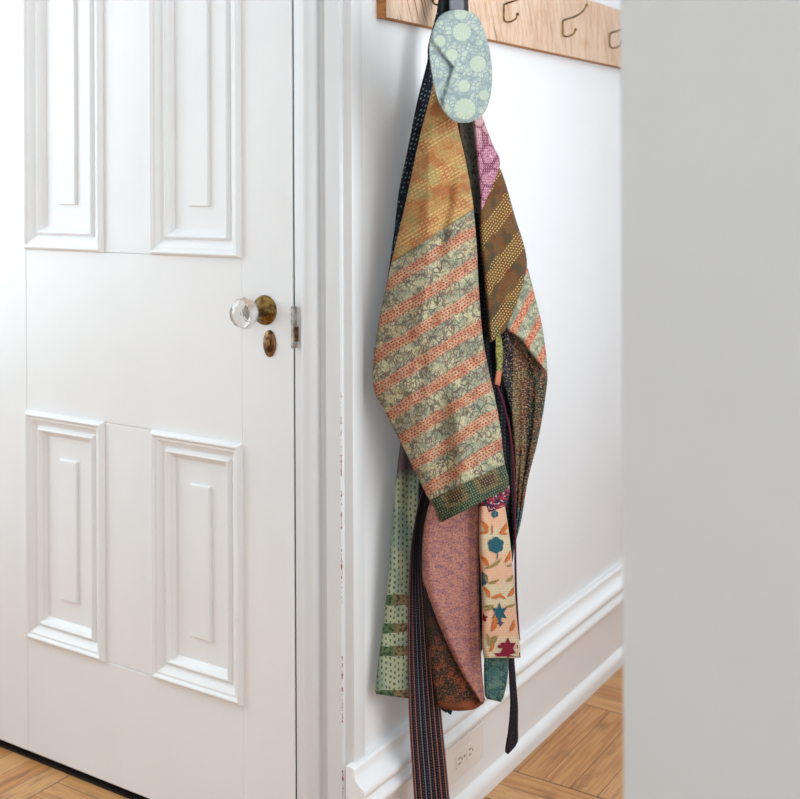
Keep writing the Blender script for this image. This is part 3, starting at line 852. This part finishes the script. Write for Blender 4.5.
for (x, y, dx, dy, w, m) in ((488, 533, -6, -10, 2.8, 'orange'), (488, 533, -9, 1, 1.6, 'orange'), (492, 535, 0, -9, .8, 'orange'), (500, 533, 6, -9, 2.6, 'orange'), (499, 532, 8, 1, 1.8, 'orange'),
                             (489, 567, -8, -9, 2.6, 'orange'), (490, 567, 9, -7, 2.2, 'olive'), (505, 563, 4, -10, 2.2, 'orange'), (494, 567, -8, 2, 1.4, 'olive'), (506, 566, 6, -2, 1.5, 'olive'),
                             (488, 583, 9, -3, 2, 'olive'), (488, 583, -5, -7, 2, 'olive'), (506, 582, 6, -6, 2, 'olive'), (490, 598, -6, -9, 2.4, 'orange'), (491, 598, 9, -4, 2, 'orange'), (508, 597, 5, -9, 2.4, 'orange'), (506, 599, -8, -3, 1.6, 'orange'),
                             (484, 611, 8, -4, 1.6, 'olive'), (495, 606, -12, 2, 1.4, 'olive'), (505, 607, 10, -3, 1.4, 'olive'), (492, 632, 2, -14, 3.2, 'orange'), (510, 632, 3, -10, 2.4, 'orange'),
                             (488, 640, 7, -4, 2, 'olive'), (489, 646, -2, -10, 2.4, 'olive'), (489, 646, 7, -8, 2, 'olive'), (489, 652, 4, -8, 2, 'orange'), (494, 519, .5, -8, .9, 'olive'), (497, 560, .5, -7, .7, 'teal')):
    leafp(x, y, dx, dy, w, T_[m])
clover(495, 514, 3.5, T_['teal'])
fl = cloth('floral_scarf', [(484, 300), (482, 400), (478, 500), (479, 540), (481, 580), (482, 620), (482, 645), (484, 657)], [(500, 300), (502, 400), (505, 500), (510, 540), (514, 580), (517, 620), (520, 645), (520, 657)],
           M_peach, None, off=.060, bulge=.013, depth=.008, wr=.002, nr=90, nc=22, extra=ex) if False else None
ftop = [(479, 506), (479, 540), (481, 580), (482, 620), (482, 645), (484, 658)]
fright = [(505, 506), (510, 540), (514, 580), (517, 620), (520, 645), (520.5, 658)]
flo = cloth('floral_panel', ftop, fright, M_peach, robe, off=.056, bulge=.012, depth=.008, wr=.002, nr=60, nc=22, extra=ex, label='peach panel embroidered with orange leaves and teal flowers')
cloth('panel_lining', [(484, 654), (484, 680), (485, 697), (487, 699)], [(509, 652), (508, 675), (504, 696), (501, 702)], M_teal, flo, off=.044, bulge=.008, depth=.004, wr=.002, nc=14, label='teal printed lining')

# ---- striped sash and dark tie
sash = cloth('sash', [(428, 330), (430, 400), (428, 470), (419, 500), (411, 545), (408, 600), (407.5, 660), (409, 720), (412, 770), (416, 830)], [(438, 330), (440, 400), (437, 470), (428, 505), (425, 550), (430, 600), (436, 660), (442, 720), (447, 770), (452, 825)],
             M_sash, None, off=.029, bulge=.004, depth=.003, fold=lambda u, v, x, y: .004*math.sin(u*6+v*3), wr=.003, uvmode='u', nc=28)
tag(sash, 'long navy sash with thin stitched pink and grey stripes hanging lowest', 'sash')
cloth('tie', [(508, 620), (508, 650), (509, 680), (510, 705), (508, 730), (505.5, 745), (505, 752)], [(514, 620), (514, 650), (516, 680), (518, 705), (518, 728), (517.5, 743), (508, 754.5)],
      M_tie, robe, off=.030, bulge=.004, depth=.003, wr=.001, nc=10, label='thin dark plum tie')

# ------------------------------------------------------------------ oval pouch in front
pz = tag(empty('fabric_pouch', onX(460, 60, .2)), 'pale green flowered oval fabric pouch hanging on a dark ribbon over the robe', 'pouch')
def pouch_mesh():
    V = []; UV = []; Fc = []
    NR, NA = 26, 72
    outline = smooth_line([(461, 9.5), (476, 15), (486, 35), (491.5, 62), (492, 85), (487, 108), (476, 120), (461, 123), (448, 117), (438, 100), (432, 75), (429.5, 45), (437, 20), (448, 11), (461, 9.5)], 120)
    tot = [0]
    for a, b in zip(outline, outline[1:]): tot.append(tot[-1]+math.hypot(b[0]-a[0], b[1]-a[1]))
    def ot(t): return poly(outline, t)
    cx, cy = 461, 66
    def tri(px, py):       # left facing of the fold: negative inside
        A, B, D = (428, 36), (453, 67), (443, 101)
        def side(p, q): return ((q[0]-p[0])*(py-p[1]) - (q[1]-p[1])*(px-p[0]))/math.hypot(q[0]-p[0], q[1]-p[1])
        return min(side(A, B), side(B, D))
    for s in (1, -1):
        for i in range(NR+1):
            rr = math.sin(i/NR*PI/2)
            for k in range(NA):
                q = ot(k/NA); px = cx+(q[0]-cx)*rr; py = cy+(q[1]-cy)*rr
                h = (max(0, 1-rr**2.6))**.5
                X = .195 + s*(.013*h)
                if s > 0:
                    t = tri(px, py)
                    X -= .0075*smoothf(t, -.4, .5)*min(1, h*2)*math.exp(-max(0, t)/16)
                    X += .0012*noise.noise(Vector((px*.08, py*.08, 1)))*h*2
                V.append(onX(px, py, X)); UV.append((px, py))
    for si in range(2):
        b = si*(NR+1)*NA
        for i in range(NR):
            for k in range(NA):
                Fc.append((b+i*NA+k, b+i*NA+(k+1) % NA, b+(i+1)*NA+(k+1) % NA, b+(i+1)*NA+k))
    return V, Fc, UV
V, Fc, UV = pouch_mesh()
po = mesh('pouch_body', V, Fc, M_pouch, pz, smooth=True, uv=UV)
bm = bmesh.new(); bm.from_mesh(po.data); bmesh.ops.remove_doubles(bm, verts=bm.verts, dist=.00005); bmesh.ops.recalc_face_normals(bm, faces=bm.faces); bm.to_mesh(po.data); bm.free()
flat = lambda px: .186
cloth('ribbon', [(448.5, -25), (449.5, 14)], [(463, -25), (464.5, 14)], M_greyribbon, pz, off=.006, bulge=.001, depth=.0015, wr=0, nr=8, nc=6, bf=flat, label='grey ribbon')
cloth('ribbon', [(440, -25), (438, 20)], [(467, -25), (469, 16)], M_blackribbon, pz, off=-.004, bulge=.001, depth=.002, wr=0, nr=8, nc=6, bf=flat, label='wider black ribbon behind the grey one')

# ------------------------------------------------------------------ light
w = bpy.data.worlds.new('world'); bpy.context.scene.world = w; w.use_nodes = True
w.node_tree.nodes['Background'].inputs[0].default_value = (.80, .925, 1, 1); w.node_tree.nodes['Background'].inputs[1].default_value = 1.5
DAY = (.80, .925, 1); HDAY = (.90, .95, 1)
def area(name, loc, rot, sx, sy, power, col=(1, 1, 1)):
    l = bpy.data.lights.new(name, 'AREA'); l.shape = 'RECTANGLE'; l.size = sx; l.size_y = sy; l.energy = power; l.color = col
    o = bpy.data.objects.new(name, l); C.objects.link(o); o.location = loc; o.rotation_euler = rot; return o
area('window_daylight', (-2.10, -.92, 1.65), (0, math.radians(-90), 0), 1.8, 1.15, 24, DAY)
area('back_fill_light', (1.7, -3.5, 1.5), (math.radians(90), 0, 0), 1.8, 1.7, 24, DAY)  # added fill from behind the camera for the door and near wall
area('hall_daylight', (.52, 4.15, 1.4), (math.radians(-90), 0, 0), .95, 2.4, 10, HDAY)
area('hall_side_fill', (1.10, -.06, 1.5), (0, math.radians(90), 0), 1.7, .75, 10.5, HDAY)  # added fill facing the coats, brightens the hall wall by the corner
area('hall_ceiling_fill', (.45, .9, ZC-.02), (0, 0, 0), .5, 1.6, 1, HDAY)  # unseen area light under the hall ceiling, no fixture there
sc_ = bpy.context.scene
sc_.view_settings.view_transform = 'Standard'; sc_.view_settings.look = 'None'; sc_.view_settings.gamma = 1
sc_.view_settings.use_curve_mapping = False
sc_.view_settings.exposure = 0.14
try:
    sc_.cycles.use_denoising = True
    sc_.cycles.max_bounces = 10; sc_.cycles.diffuse_bounces = 6
except Exception: pass
